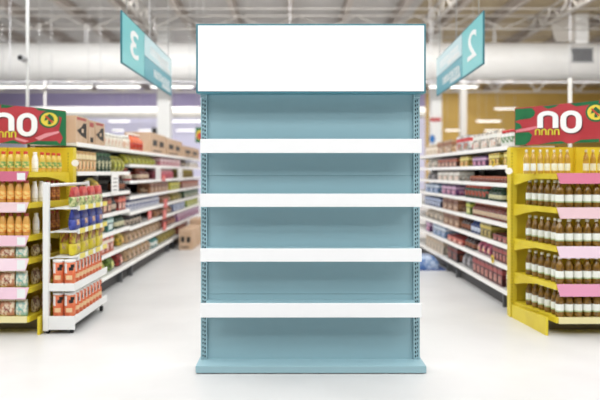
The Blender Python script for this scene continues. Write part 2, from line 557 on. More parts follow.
def gondola(side, xf, y0, y1, zs, label, group):
    """side -1: faces +x; side +1: faces -x. local: front at x = 0, body to the outside"""
    t = thing('gondola_shelving', label, 'shelving', (xf, y0, 0), 0, group)
    L = y1 - y0
    X = lambda a: -a if side < 0 else a     # a = distance behind the front edge
    def bx(m, a0, a1, *r):
        u, v = sorted((X(a0), X(a1))); m.box(u, v, *r)
    m = MB(); bx(m, .47, .50, 0, L, 0, zs[0] - .002); m.build('back_panel', gond_back, t)
    m = MB(); bx(m, .09, .46, .01, L - .01, 0, zs[-1] - .05); m.build('kick_board', kick_m, t)
    for y in (.012, L - .04):
        m = MB(); bx(m, .43, .469, y, y + .028, 0, zs[0] - .04); m.build('upright', STEELW, t)
    for y in (.25, L - .3):
        m = MB(); bx(m, .03, .085, y, y + .03, 0, zs[-1] - .05); m.build('foot', GREYM, t)
    for i, z in enumerate(zs):
        m = MB(); bx(m, .012, .47, 0.004, L - .004, z - .03, z)
        s = m.build('shelf', shelf_m, t)
        m = MB(); bx(m, 0, .012, 0.002, L - .002, z - .036, z + .006)
        m.build('price_rail', tagw, s)
    return t


XL, XR = -2.1, 2.18
ZN = [1.69, 1.40, 1.155, .915, .69, .45, .20]
ZF = [1.69, 1.50, 1.28, 1.07, .865, .665, .44, .20]
ZR = [1.66, 1.465, 1.28, 1.08, .87, .657, .445, .19]
GL = 'gondolas below the sign 3'
gondola(-1, XL, 6.92, 9.18, ZN, 'nearest white gondola bay below the sign 3, behind the canister rack', GL)
gondola(-1, XL, 9.19, 12.6, ZF, 'middle white gondola bay below the sign 3, before the floor cartons', GL)
gondola(-1, XL, 12.61, 17.0, ZF, 'farthest white gondola bay below the sign 3, beside the floor cartons', GL)
GR = 'gondolas below the sign 2'
gondola(1, XR, 7.0, 9.6, ZR, 'nearer white gondola bay below the sign 2, touching the yellow pillar', GR)
gondola(1, XR, 9.61, 13.0, ZR, 'farther white gondola bay below the sign 2, beside the white stand', GR)

cnt = {}


def run(side, bay, si, z, gap, px0, px1, shape, w, hfrac, cols, words, noun, cat, d=.2, stack=1, yend=None, skip=None):
    """fill a shelf front between two image columns with one product; w = pitch along the shelf"""
    xf = XL if side < 0 else XR
    Y = lambda px: abs(xf) * F / abs(CX - px)
    ya, yb = sorted((Y(px0), Y(px1)))
    n = max(1, int((yb - ya + .02) / w))
    h = gap * min(hfrac * 1.08, .96) / stack
    pw = w * .90
    c0, c1, c2 = cols
    if shape in ('box', 'bag'):
        dims = (round(pw, 3), d, round(h, 3)); half = d / 2
    else:
        r = min(pw / 2.06, .12); dims = (round(r, 3), round(h, 3)); half = r * 1.02
    k = kind(shape, dims, c0, c1, c2, noun.replace(' ', '_'))
    grp = '%s on %s shelf, %s' % (words + ' ' + noun, ORD[si], bay)
    for i in range(n):
        y = ya + w * (i + .5) + max(0, (yb - ya - n * w)) / 2
        for s in range(stack):
            ck = (side, bay, si, words, noun, s if stack > 1 else 0)
            cnt[ck] = cnt.get(ck, 0) + 1
            o_ = ORD[min(cnt[ck] - 1, len(ORD) - 1)]
            lay = '' if stack == 1 else ('lower ' if s == 0 else 'upper ')
            top = 'top' if si == 0 else ('bottom' if z < .25 else ORD[si])
            lab = '%s %s%s %s from the front, %s shelf, %s' % (o_, lay, words, noun, top, bay)
            x = xf + (-1 if side < 0 else 1) * (.045 + half)
            k.place((x, y, z + .0015 + s * (h + .0015)), (pi / 2 if side < 0 else -pi / 2), lab, cat, grp)


BN = 'nearest bay below sign 3'
BF = 'far bays below sign 3'
BR = 'shelving below sign 2'
C = dict(tan=((214, 170, 104), (240, 222, 178), (226, 140, 60)), dgreen=((40, 66, 48), (70, 110, 80), (226, 220, 180)),
         yg=((196, 190, 60), (228, 220, 90), (120, 140, 40)), red=((170, 50, 44), (226, 120, 100), (235, 220, 200)), rb=((120, 52, 40), (190, 110, 80), (226, 200, 170)),
         dbr=((52, 30, 28), (120, 50, 40), (150, 90, 60)), orange=((216, 98, 50), (240, 224, 210), (190, 60, 40)), green=((120, 150, 60), (206, 206, 80), (230, 225, 160)),
         blue=((226, 226, 232), (40, 60, 120), (40, 58, 120)), brown=((176, 124, 86), (120, 74, 50), (225, 196, 160)), beige=((206, 170, 130), (150, 100, 70), (232, 214, 186)),
         pale=((232, 222, 206), (240, 238, 230), (216, 176, 150)), pink=((212, 130, 140), (240, 216, 216), (170, 60, 80)), black=((30, 28, 30), (60, 40, 40), (210, 190, 170)),
         teal=((60, 130, 126), (200, 226, 220), (230, 236, 230)), olive=((150, 136, 60), (206, 186, 90), (110, 80, 40)), purple=((120, 70, 130), (216, 180, 206), (190, 90, 120)),
         grey=((150, 146, 150), (90, 86, 90), (206, 204, 206)), cream=((222, 208, 190), (196, 176, 150), (206, 190, 170)), navy=((44, 62, 116), (180, 196, 226), (206, 216, 236)),
         lblue=((96, 140, 186), (220, 230, 240), (60, 96, 160)), magenta=((190, 70, 110), (232, 170, 180), (216, 190, 120)), dred=((104, 34, 38), (170, 80, 76), (196, 150, 130)),
         rg=((40, 80, 66), (206, 80, 60), (206, 90, 70)), yel=((232, 198, 60), (240, 226, 140), (206, 110, 40)), white=((236, 234, 230), (206, 60, 60), (120, 150, 110)), carton=((190, 150, 110), (160, 120, 84), (80, 66, 58)))


def gaps(zs): return [.26] + [zs[i] - zs[i + 1] - .042 for i in range(len(zs) - 1)]


gn, gf, grr = gaps(ZN), gaps(ZF), gaps(ZR)
# --- below the sign 3, nearest bay (px runs from near to far)
def N(si, *a, **k): run(-1, BN, si, ZN[si], gn[si], *a, **k)
def FA(si, *a, **k): run(-1, BF, si, ZF[si], gf[si], *a, **k)
def R(si, *a, **k): run(1, BR, si, ZR[si], grr[si], *a, **k)


N(0, 107, 129, 'jar', .17, .62, C['pale'], 'pale', 'jar', 'jar')
N(1, 78, 101, 'box', .13, .80, C['tan'], 'tan', 'packet', 'packet')
N(1, 101.5, 117, 'jar', .16, .82, C['dgreen'], 'dark green', 'jar', 'jar')
N(1, 118, 129, 'bag', .2, .75, C['yg'], 'yellow', 'bag', 'bag')
N(2, 100, 106, 'bag', .22, .8, C['yel'], 'yellow and red', 'bag', 'bag')
N(2, 119, 129.5, 'bottle', .13, .9, C['dbr'], 'dark brown', 'bottle', 'bottle')
N(3, 102, 115, 'box', .2, .8, C['rb'], 'red brown', 'box', 'box')
N(3, 116, 121, 'bottle', .12, .9, C['black'], 'black', 'bottle', 'bottle')
N(3, 121.5, 129.5, 'box', .2, .8, C['red'], 'red', 'box', 'box')
N(4, 104, 110, 'bag', .25, .75, C['yel'], 'yellow', 'bag', 'bag')
N(4, 110.5, 118, 'box', .3, .85, C['teal'], 'teal', 'box', 'box')
N(4, 120, 129.5, 'bottle', .15, .9, C['dgreen'], 'dark green', 'bottle', 'bottle')
N(5, 104, 118, 'box', .2, .85, C['orange'], 'orange', 'box', 'box')
N(5, 124, 129.5, 'bag', .24, .8, C['yel'], 'yellow', 'bag', 'bag')
N(6, 103, 112, 'bag', .26, .85, C['yg'], 'yellow green', 'bag', 'bag')
N(6, 112.5, 121, 'bag', .24, .85, C['green'], 'green', 'bag', 'bag')
N(6, 121.5, 129.5, 'bag', .24, .85, C['red'], 'red', 'bag', 'bag')
# --- farther bays
FA(0, 130.5, 136, 'jar', .22, .7, C['pale'], 'pale', 'jar', 'jar')
FA(0, 136.5, 149, 'bottle', .22, .9, C['orange'], 'orange', 'bottle', 'bottle')
FA(1, 130.5, 160, 'bag', .28, .85, C['yg'], 'yellow green', 'bag', 'bag')
FA(1, 161, 184, 'box', .36, .85, C['pink'], 'pink and purple', 'box', 'box')
FA(1, 184.5, 190, 'jar', .3, .9, C['black'], 'black', 'jar', 'jar')
FA(1, 190.5, 201, 'box', .45, .7, C['pale'], 'pale', 'box', 'box')
FA(2, 131.5, 138, 'bottle', .22, .95, C['red'], 'red', 'bottle', 'bottle')
FA(2, 144, 153, 'bottle', .22, .95, C['rb'], 'red brown', 'bottle', 'bottle')
FA(2, 161, 178, 'jar', .3, .9, C['pink'], 'pink', 'jar', 'jar')
FA(2, 181, 197, 'jar', .36, .9, C['olive'], 'olive', 'jar', 'jar')
FA(3, 131, 136, 'bottle', .2, .95, C['dbr'], 'dark brown', 'bottle', 'bottle')
FA(3, 153, 171, 'box', .32, .85, C['brown'], 'brown', 'box', 'box')
FA(3, 171.5, 183, 'box', .36, .8, C['yg'], 'yellow', 'box', 'box')
FA(3, 183.5, 201, 'box', .42, .85, C['rb'], 'red brown', 'box', 'box')
FA(4, 130.5, 164, 'jar', .21, .88, C['blue'], 'white and navy', 'jar', 'jar')
FA(4, 164.5, 174, 'bag', .3, .85, C['brown'], 'brown', 'bag', 'bag')
FA(4, 174.5, 185, 'bag', .34, .85, C['olive'], 'olive', 'bag', 'bag')
FA(4, 185.5, 201, 'box', .45, .85, C['dgreen'], 'dark green', 'box', 'box')
FA(5, 130.5, 147, 'jar', .22, .9, C['black'], 'black and white', 'jar', 'jar')
FA(5, 159.5, 175, 'bag', .3, .85, C['brown'], 'brown', 'bag', 'bag')
FA(5, 175.5, 187, 'box', .36, .85, C['navy'], 'navy', 'box', 'box')
FA(5, 187.5, 201, 'box', .45, .85, C['green'], 'green', 'box', 'box')
FA(6, 130.5, 166, 'bag', .27, .85, C['beige'], 'beige', 'bag', 'bag')
FA(6, 166.5, 179, 'bag', .32, .85, C['rb'], 'red brown', 'bag', 'bag')
FA(6, 179.5, 201, 'box', .45, .85, C['purple'], 'purple', 'box', 'box')
FA(7, 130.5, 155, 'bag', .26, .88, C['beige'], 'beige', 'bag', 'bag')
FA(7, 155.5, 162, 'bottle', .24, .92, C['teal'], 'teal', 'bottle', 'bottle')
FA(7, 162.5, 179, 'bag', .32, .85, C['olive'], 'olive', 'bag', 'bag')
FA(7, 179.5, 190, 'box', .42, .85, C['rb'], 'red brown', 'box', 'box')
# --- below the sign 2 (px from far to near; run sorts by depth)
R(0, 508, 514, 'bag', .16, .8, C['dred'], 'dark red', 'bag', 'bag')
R(0, 494, 507.5, 'jar', .13, .62, C['white'], 'white and green', 'jar', 'jar')
R(0, 469, 493.5, 'box', .34, .66, C['pale'], 'pale', 'carton', 'carton')
R(0, 451, 468, 'box', .34, .72, C['white'], 'white and green', 'carton', 'carton')
R(0, 433, 450, 'box', .5, .66, C['beige'], 'beige', 'carton', 'carton')
R(0, 421, 432, 'jar', .3, .6, C['cream'], 'cream', 'tub', 'tub')
R(1, 499, 510, 'box', .11, .85, C['yel'], 'yellow and orange', 'box', 'box')
R(1, 485, 495, 'box', .13, .85, C['yel'], 'yellow and orange', 'box', 'box')
R(1, 467, 484.5, 'box', .2, .7, C['purple'], 'purple and pink', 'box', 'box')
R(1, 455, 466.5, 'box', .22, .8, C['yel'], 'yellow', 'packet', 'packet')
R(1, 434, 454.5, 'box', .24, .75, C['rb'], 'red brown', 'packet', 'packet')
R(1, 422, 433.5, 'bag', .4, .85, C['pale'], 'pale', 'bag', 'bag')
R(2, 465, 509, 'can', .10, .46, C['rb'], 'red brown', 'can', 'can', stack=1)
R(2, 434, 457, 'box', .34, .8, C['pale'], 'pale pink', 'packet', 'packet')
R(2, 422, 433.5, 'bag', .34, .75, C['grey'], 'grey', 'bag', 'bag')
R(3, 482, 497, 'bottle', .12, .85, C['dgreen'], 'dark green', 'bottle', 'bottle')
R(3, 459, 481.5, 'jar', .16, .92, C['rg'], 'red-topped green', 'jar', 'jar')
R(3, 437, 455, 'box', .3, .8, C['purple'], 'purple and white', 'box', 'box')
R(3, 422, 436.5, 'box', .34, .8, C['lblue'], 'blue', 'box', 'box')
R(4, 468, 509, 'bottle', .115, .88, C['rb'], 'red brown', 'bottle', 'bottle')
R(4, 462, 467.5, 'box', .24, .85, C['green'], 'green', 'box', 'box')
R(4, 438, 456.5, 'box', .32, .88, C['brown'], 'brown', 'carton', 'carton')
R(4, 422, 437.5, 'box', .2, .8, C['navy'], 'navy', 'box', 'box')
R(5, 488, 509, 'box', .17, .40, C['dred'], 'dark red', 'box', 'box', stack=1)
R(5, 476, 487.5, 'box', .15, .85, C['olive'], 'olive', 'box', 'box')
R(5, 466, 475.5, 'bottle', .15, .9, C['navy'], 'navy', 'bottle', 'bottle')
R(5, 457, 465.5, 'bottle', .15, .9, C['dbr'], 'dark brown', 'bottle', 'bottle')
R(5, 440, 456.5, 'box', .32, .9, C['brown'], 'brown', 'carton', 'carton')
R(5, 422, 439.5, 'bag', .34, .8, C['cream'], 'cream', 'sack', 'sack')
R(6, 488.5, 509, 'box', .12, .85, C['dred'], 'dark red', 'box', 'box')
R(6, 471, 488, 'bag', .2, .85, C['magenta'], 'magenta', 'bag', 'bag')
R(6, 460, 470, 'bottle', .16, .85, C['dbr'], 'dark brown', 'bottle', 'bottle')
R(6, 444, 459.5, 'box', .3, .42, C['red'], 'red', 'box', 'box', stack=1)
R(6, 429, 443.5, 'box', .3, .85, C['lblue'], 'blue', 'box', 'box')
R(6, 422, 428.5, 'box', .36, .85, C['purple'], 'purple', 'box', 'box')
R(7, 500, 509, 'box', .17, .8, C['pale'], 'white and pink', 'box', 'box')
R(7, 468, 499.5, 'box', .17, .85, C['dred'], 'dark red', 'box', 'box')
R(7, 457, 467.5, 'bag', .24, .8, C['grey'], 'grey', 'bag', 'bag')
R(7, 442, 456.5, 'box', .3, .85, C['dbr'], 'dark brown', 'box', 'box')
R(7, 422, 441.5, 'box', .22, .9, C['cream'], 'cream', 'box', 'box')

# cartons standing on top of the shelving below the sign 3
kraft = mat('kraft_card', (206, 176, 148), .75, rgb2=(198, 166, 136), scale=6)
tape_m = flat((176, 140, 104), .5)


def carton(w, d, h, loc, rz, label, marks='big', group=None, name='cardboard_carton'):
    t = thing(name, label, 'carton', loc, rz, group)
    MB().box(-w / 2, w / 2, -d / 2, d / 2, 0, h).build('box', kraft, t, bevel=.004)
    MB().box(-w / 2 + .002, w / 2 - .002, -.03, .03, h, h + .001).build('tape', tape_m, t)
    m = MB(); y = -d / 2
    if marks == 'big':
        m.slab([(-w * .44, y, h * .46), (-w * .05, y, h * .28), (w * .36, y, h * .20), (w * .36, y, h * .78), (w * .12, y, h * .76), (-w * .08, y, h * .6)], (0, -1, 0), .0015, 0)
        m.box(-w * .44, w * .34, y - .0015, y, h * .86, h * .95, 1)
        m.box(-.02, w * .12, y - .0025, y - .0015, h * .40, h * .55, 2)
    elif marks == 'plain':
        q = MB(); q.box(-w * .3, w * .3, y - .0015, y, h * .72, h * .9); q.build('printed_band', flat((176, 70, 66)), t)
        m.box(-w * .2, w * .25, y - .0015, y, h * .1, h * .3, 0)
    else:
        m.box(-w * .36, -w * .1, y - .0015, y, h * .38, h * .66, 0)
        m.box(w * .06, w * .34, y - .0015, y, h * .36, h * .64, 0)
        m.box(-w * .36, w * .2, y - .0015, y, h * .1, h * .16, 0)
    m.build('printed_mark', [BLACK, flat((176, 70, 66)), flat((216, 190, 160))], t)
    return t


GC = 'cartons on top of the nearest bay below sign 3'
carton(.40, .3, .27, (XL - .17, 7.14, ZN[0] + .0015), pi / 2, 'brown carton with a black arrow mark next to the red banner', 'big', GC)
carton(.24, .3, .26, (XL - .17, 7.48, ZN[0] + .0015), pi / 2, 'narrow brown carton with red print between two arrow-marked cartons', 'plain', GC)
carton(.38, .3, .26, (XL - .17, 7.82, ZN[0] + .0015), pi / 2, 'brown carton with a black arrow mark next to the pale jars', 'big', GC)
GD = 'cartons on top of the far bays below sign 3'
ys = [XL * F / (p - CX) for p in (152, 168, 184, 201)]
for i, lb in enumerate(('brown carton on top shelf in front of the big white column', 'brown carton on top shelf just past the big white column', 'farthest brown carton on top shelf, next to the white stand')):
    carton((ys[i + 1] - ys[i]) * .94, .4, (.32, .30, .24)[i], (XL - .23, (ys[i] + ys[i + 1]) / 2, ZF[0] + .0015), pi / 2, lb, 'small', GD)
GF = 'cartons on the floor below sign 3'
carton(.24, .62, .36, (-1.875, 12.9, 0), 0, 'nearest brown carton on the floor at the far end of the aisle', 'small', GF)
carton(.24, .62, .36, (-1.875, 13.56, 0), 0, 'second brown carton on the floor, behind the nearest one', 'small', GF)
carton(.26, .7, .46, (-1.87, 14.3, 0), 0, 'tallest brown carton on the floor, last of the three', 'small', GF)

# blue shrink-wrapped pack on the floor
t = thing('shrink_wrapped_pack', 'blue shrink-wrapped bundle on the floor under the shelving below sign 2', 'pack', (1.97, 10.25, 0))
b = MB(); b.rings([superring(.36, .5, 0, 24, .3), superring(.37, .5, .02, 24, .3), superring(.36, .48, .10, 24, .35), superring(.26, .36, .17, 24, .5), superring(.2, .3, .19, 24, .5)], 0)
b.build('wrap', mat('blue_shrink_film', (84, 120, 176), .2, rgb2=(190, 206, 228), scale=9, lo=.42, hi=.6), t)
b = MB(); b.box(-.25, .25, -.3, .3, 0.0, .012); b.build('tray', flat((60, 88, 150)), t)

# hanging price cards
def card(px, py0, py1, xo, wpx, label, col=(246, 244, 240), side=-1):
    xf = XL if side < 0 else XR
    Y = abs(xf) * F / abs(CX - px)
    z1 = EYE - (py0 - CY) / F * Y; z0 = EYE - (py1 - CY) / F * Y
    xx = xf + (.012 if side < 0 else -.012)
    w = wpx
    m = MB(); m.box(xx - .002, xx + .002, Y - w / 2, Y + w / 2, z0, z1, 0)
    e = .0025
    for k in range(4):
        zz = z0 + (z1 - z0) * (.2 + .17 * k)
        m.box(xx - e, xx + e, Y - w * .3, Y + w * .3, zz, zz + (z1 - z0) * .05, 1)
    tag(m.build('hanging_price_card', [flat(col, .4), flat((150, 146, 146) if col[1] > 150 else (240, 200, 190))]), label, 'card', 'cards hung along the shelf fronts')


card(114, 172.6, 195, 0, .34, 'tall white card hung from the second shelf in front of dark bottles')
card(157.5, 166.5, 181, 0, .42, 'white card hung between yellow bags and pink jars')
card(179.5, 169, 181, 0, .55, 'farthest white card hung near the stand, below sign 3')
for i, (px, py0, py1, w, lb) in enumerate(((149, 211, 219, .26, 'red shelf talker below the white and navy jars'), (163, 175, 181, .3, 'red shelf talker under the pink jars, below sign 3'), (165, 199, 208, .3, 'red shelf talker under the brown boxes, below sign 3'), (164, 210, 219, .3, 'red shelf talker over the brown bags, below sign 3'), (164, 222, 230, .3, 'lowest red shelf talker, between beige and red brown bags'))):
    card(px, py0, py1, 0, w, lb, (214, 70, 66))
# round yellow talkers below the sign 2
for px, py, lb in ((494, 259, 'round yellow shelf talker low down on the shelving below sign 2'), (494.5, 162.5, 'round yellow shelf talker high up on the shelving below sign 2')):
    Y = XR * F / (px - CX); z = EYE - (py - CY) / F * Y
    m = MB(); m.rings([[(x, .05 * cos(2 * pi * j / 20), .045 * sin(2 * pi * j / 20)) for j in range(20)] for x in (-.002, .002)], 0, False)
    m.box(-.004, .003, -.018, .018, -.018, .02, 1)
    tag(m.build('hanging_shelf_talker', [flat((226, 196, 50)), flat((60, 50, 40))], loc=(XR - .016, Y, z)), lb, 'tag', 'round yellow talkers')

# ------------------------------------------------------------------ yellow end displays
def arch_poly(x0, x1, z0, z1, th, closed=False, n=10):
    """outline polys (lists of quads) of an arch letter in (x,z)"""
    qs = []
    cx = (x0 + x1) / 2; rx = (x1 - x0) / 2
    zt = z1 - (z1 - z0) * .38
    def ring(a0, a1, cz, rz_):
        P = []
        for i in range(n + 1):
            a = a0 + (a1 - a0) * i / n
            P.append(((cx + rx * cos(a), cz + rz_ * sin(a)), (cx + (rx - th) * cos(a), cz + (rz_ - th * .75) * sin(a))))
        return [(P[i][0], P[i + 1][0], P[i + 1][1], P[i][1]) for i in range(n)]
    qs += ring(0, pi, zt, z1 - zt)
    zl = z0 + (z1 - z0) * .38 if closed else z0
    for s in (1, -1):
        xo, xi = cx + s * rx, cx + s * (rx - th)
        qs.append(((xo, zl), (xo, zt), (xi, zt), (xi, zl)))
    if closed:
        qs += ring(pi, 2 * pi, zl, zl - z0)
    return qs


red_b = mat('banner_red', (186, 60, 68), .4, rgb2=(176, 50, 58), scale=4)
grn_b = mat('banner_green', (28, 112, 66), .4, rgb2=(24, 100, 60), scale=5)


def banner(p0, d, zb, zt, length, left, label):
    """board from plan point p0 along d (unit u in 'lengths'); artwork placed by px on the board plane"""
    L = math.hypot(*d)
    rz = math.atan2(d[1], d[0])
    def uz(px, py):
        q = (px - CX) / F
        u = (q * p0[1] - p0[0]) / (d[0] - q * d[1])
        return u * L, EYE - (py - CY) / F * (p0[1] + u * d[1]) - zb
    # local frame: origin at p0, x along d. for the left banner d points towards the eye so the art faces local +y
    fy = 1 if left else -1
    t = thing('banner_board', label, 'banner', (p0[0], p0[1], zb), rz)
    H = zt - zb
    MB().box(0, L * length, -.012, .012, 0, H).build('board', red_b, t)
    def art(name, groups, m, t0=.012, t1=.014, lab=None):
        """one flat applied piece per group; a group is one outline or a list of touching quads"""
        o = None
        for G in groups:
            g = MB()
            for P in (G if isinstance(G[0][0], (tuple, list)) else [G]):
                pts = [(x, fy * t0, min(max(z, .0), H)) for x, z in (uz(*p) for p in P)]
                pts = [(min(max(x, .0), L * length), y, z) for x, y, z in pts]
                g.slab(pts, (0, fy, 0), t1 - t0)
            o = g.build(name, m, t)
            if len(g.v) > 60:
                import bmesh
                bm = bmesh.new(); bm.from_mesh(o.data); bmesh.ops.remove_doubles(bm, verts=bm.verts, dist=1e-5); bm.to_mesh(o.data); bm.free()
            if lab: o['label'] = lab
        return o
    def ell(cx, cy, rx, ry, n=22, a0=0, a1=2 * pi):
        return [(cx + rx * cos(a0 + (a1 - a0) * i / n), cy + ry * sin(a0 + (a1 - a0) * i / n)) for i in range(n)]
    if not left:
        art('green_pattern', [[(516, 109), (533, 108), (536, 112), (535, 116), (531, 118.5), (520, 120), (516, 121.5)], [(516, 133), (530, 132), (533, 135), (531, 141), (526, 145.5), (516, 146)],
                                 [(543, 106.4), (560, 104.5), (556, 107), (549, 109)], [(571, 103.5), (600, 100.5), (600, 103), (588, 105), (577, 106.5)],
                                 [(540, 146), (550, 142.5), (562, 141), (568, 144.5)], [(574, 144), (582, 139.8), (600, 138.8), (600, 143.5)], [(516, 122), (521, 124), (523, 128), (516, 130.5)]], grn_b)
        art('pink_streak', [[(517, 130), (530, 127.5), (541, 125.5), (541, 127.5), (530, 130.5), (517, 132.5)]], flat((224, 130, 140)), .014, .0155)
        n_p = [arch_poly(538.5, 559.5, -128, -111, 5.6), arch_poly(561.5, 583, -133.2, -110.5, 5.8, True)]
        sm = [arch_poly(536 + 6.4 * k, 541.5 + 6.4 * k, -135, -128.8, 1.4) for k in range(4)]
        ex, ey = 597, 112.5; rx, ry = 10.5, 9.5
    else:
        art('green_pattern', [[(33, 107.5), (66, 111.5), (66, 146), (58, 146), (62, 138), (58, 130), (61, 118), (50, 111.5), (38, 110.5)], [(0, 143), (12, 140), (22, 145.8), (0, 145.8)],
                                 [(24, 146), (36, 141), (56, 141), (60, 146)], [(0, 104.5), (14, 106), (6, 108), (0, 108)]], grn_b)
        art('pink_streak', [[(34, 138), (44, 133.5), (58, 131), (58, 133), (46, 137), (38, 140.5)], [(14, 137), (28, 141), (24, 142.5), (14, 139.5)]], flat((226, 150, 156)), .014, .0155)
        n_p = [arch_poly(-9, 13, -131, -112.5, 5.8), arch_poly(15.5, 36, -136.5, -113, 5.8, True)]
        sm = [arch_poly(-9 + 6.2 * k, -3.7 + 6.2 * k, -137.5, -131.2, 1.4) for k in range(4)]
        ex, ey = 48, 119.5; rx, ry = 10.3, 8.6
    fix = lambda qs: [[(x, -z) for x, z in q] for q in qs]
    drop = [[[(x + .8, y + 1.2) for x, y in q] for q in fix(qs)] for qs in n_p]
    art('lettering_shadow', drop, flat((96, 40, 48)), .014, .0155)
    art('lettering', [fix(qs) for qs in n_p], WHITE, .0155, .018, 'large white rounded letter')
    art('small_lettering', [fix(qs) for qs in sm], flat((216, 206, 60)), .0155, .018, 'small yellow letter')
    e1 = art('emblem', [ell(ex, ey, rx, ry)], flat((24, 104, 62)), .0145, .016, 'oval green and yellow emblem')
    e2 = art('emblem_field', [ell(ex, ey, rx * .82, ry * .8)], flat((230, 208, 70)), .016, .0175); e2.parent = e1
    e3 = art('emblem_motif', [[(ex - 1.5, ey + 5), (ex - 1, ey), (ex - 5, ey + 1.5), (ex - 4, ey - 2), (ex, ey - 5.8), (ex + 4, ey - 2.5), (ex + 5, ey + 2), (ex + 1.2, ey + .5), (ex + 2, ey + 5)]], flat((30, 96, 52)), .0175, .019); e3.parent = e1
    e4 = art('emblem_motif', [[(ex - 5, ey - 3.4), (ex - 3.4, ey - 4.2), (ex + 4.2, ey + 3), (ex + 3, ey + 4)]], flat((196, 70, 50)), .019, .0205); e4.parent = e1
    return t


banner((2.165, 6.72), (.497, -.75), 1.655, 2.012, 1.25, False, 'red and green banner with white letters above the oil bottles on the yellow stand')
banner((-2.19, 6.82), (-.38, -.65), 1.655, 1.997, 1.35, True, 'red and green banner with white letters above the red-capped bottles')


def end_display(side, zs, strips, label, fx, fy, px_, py_):
    """yellow end display; (fx,fy) front shelf corner, (px_,py_) pillar-side corner; side +1 right of the aisle"""
    t = thing('end_display_shelf', label, 'end display', (0, 0, 0))
    s = side
    W = 3.45 * s
    # pillar towards the aisle
    p = MB(); pxs = sorted((s * (abs(px_) - .03), s * (abs(px_) + .035)))
    p.box(pxs[0], pxs[1], py_ + .01, py_ + .11, 0, 1.64)
    for k in range(50):
        p.box(pxs[0] + .012, pxs[0] + .02, py_ + .0085, py_ + .01, .10 + .03 * k, .117 + .03 * k, 1)
    p.build('pillar', [YEL, flat((150, 130, 30))], t)
    xs = sorted((pxs[1] if s > 0 else pxs[0], W))
    p = MB(); p.box(xs[0] + .001, xs[1] - .001, py_ + .05, py_ + .08, 0, 1.64)
    p.box(*sorted((s * 2.76, s * 2.84)), py_ + .02, py_ + .05, 0, 1.64)
    p.build('back_panel', YEL, t)
    for i, z in enumerate(zs):
        last = i == len(zs) - 1
        m = MB()
        poly = [(px_, py_ + .04), (fx, fy), (W, fy), (W, py_ + .04)]
        m.prism(poly, z - .045, z, 0)
        sh = m.build('shelf', YEL, t)
        if not last:
            q = MB()
            nx = s * .999
            q.slab([(px_, py_, z - .046), (px_ + (fx - px_) * .55, py_ + (fy - py_) * .55, z - .046), (px_ + (fx - px_) * .30, py_ + (fy - py_) * .30, z - .07), (px_, py_, z - .115)], (s * .012, 0, 0), 1)
            q.build('shelf_bracket', YEL, sh)
        col, hgt, x_in = strips[i]
        if hgt:
            q = MB()
            xa = fx + s * x_in
            q.slab([(xa, fy - .012, z + .006), (W, fy - .012, z + .006), (W, fy - .012, z - hgt), (xa + s * .03, fy - .012, z - hgt)], (0, .008, 0), 1)
            ps = q.build('price_strip', flat(col, .4), sh)
            ps['label'] = 'pink price strip' if col[1] < 190 else 'pale pink price strip'
            if s < 0:
                q = MB(); q.box(xa - .10, xa - .03, fy - .0135, fy - .012, z - hgt + .012, z - .008); q.box(xa - .085, xa - .05, fy - .0145, fy - .0135, z - hgt + .03, z - .028)
                q.build('price_ticket', flat((236, 240, 238)), sh)
    z = zs[-1]
    q = MB(); q.slab([(px_ - s * .02, py_ + .0, 0), (fx - s * .085, fy + .01, 0), (fx - s * .085, fy + .01, z - .0), (px_ - s * .02, py_ + .0, z - .03)], (s * .02, 0, 0), 1)
    q.build('base_side_panel', YEL, t)
    MB().box(*sorted((fx + s * .02, W)), fy - .004, fy + .02, z - .05, z + .004).build('base_lip', flat((236, 226, 170)), t)
    MB().box(*sorted((fx + s * .02, W - s * .01)), fy + .25, fy + .28, 0, z - .046).build('toe_board', flat((120, 112, 96)), t)
    return t


PK1, PK2 = (226, 132, 160), (240, 206, 212)
ZRE = [1.385, 1.092, .76, .437, .153]
ZLE = [1.40, 1.134, .85, .654, .406, .157]
end_display(1, ZRE, [(PK1, .085, 0), (PK2, .09, 0), ((242, 216, 230), .095, 0), ((234, 160, 190), .10, 0), (PK1, 0, 0)], 'yellow end display filled with brown oil bottles', 2.275, 5.98, 2.155, 6.74)
end_display(-1, ZLE, [((206, 110, 136), .08, 0), ((240, 210, 214), .08, 0), ((240, 200, 214), .085, 0), ((246, 220, 230), .10, 0), ((244, 208, 224), .095, 0), (PK1, 0, 0)], 'yellow end display of bottles and packets behind the white canister rack', -2.235, 6.0, -2.14, 6.80)
# white round tags on the pillars
for px, py, x, Y, lb in ((75, 163, -2.115, 6.795, 'white price tag on the yellow pillar by the canister rack'), (509, 171, 2.135, 6.735, 'white price tag on the yellow pillar of the oil bottle stand')):
    X, _, z = at(px, py, Y)
    m = MB(); m.rings([[(.035 * cos(2 * pi * j / 18), y, .032 * sin(2 * pi * j / 18)) for j in range(18)] for y in (-.004, .003)], 0, False)
    tag(m.build('hanging_price_tag', tagw, loc=(X, Y + .005, z)), lb, 'tag')

# --- bottles
amber = mat('amber_oil', (146, 108, 38), .14, rgb2=(88, 60, 20), scale=26, lo=.35, hi=.7, coat=.3)
gold = mat('golden_oil', (206, 168, 74), .14, rgb2=(188, 146, 56), scale=26, lo=.35, hi=.7, coat=.3)
lab_w = flat((238, 240, 232), .45)
lab_g = flat((176, 196, 150), .45)
cap_w = flat((232, 228, 214), .4)


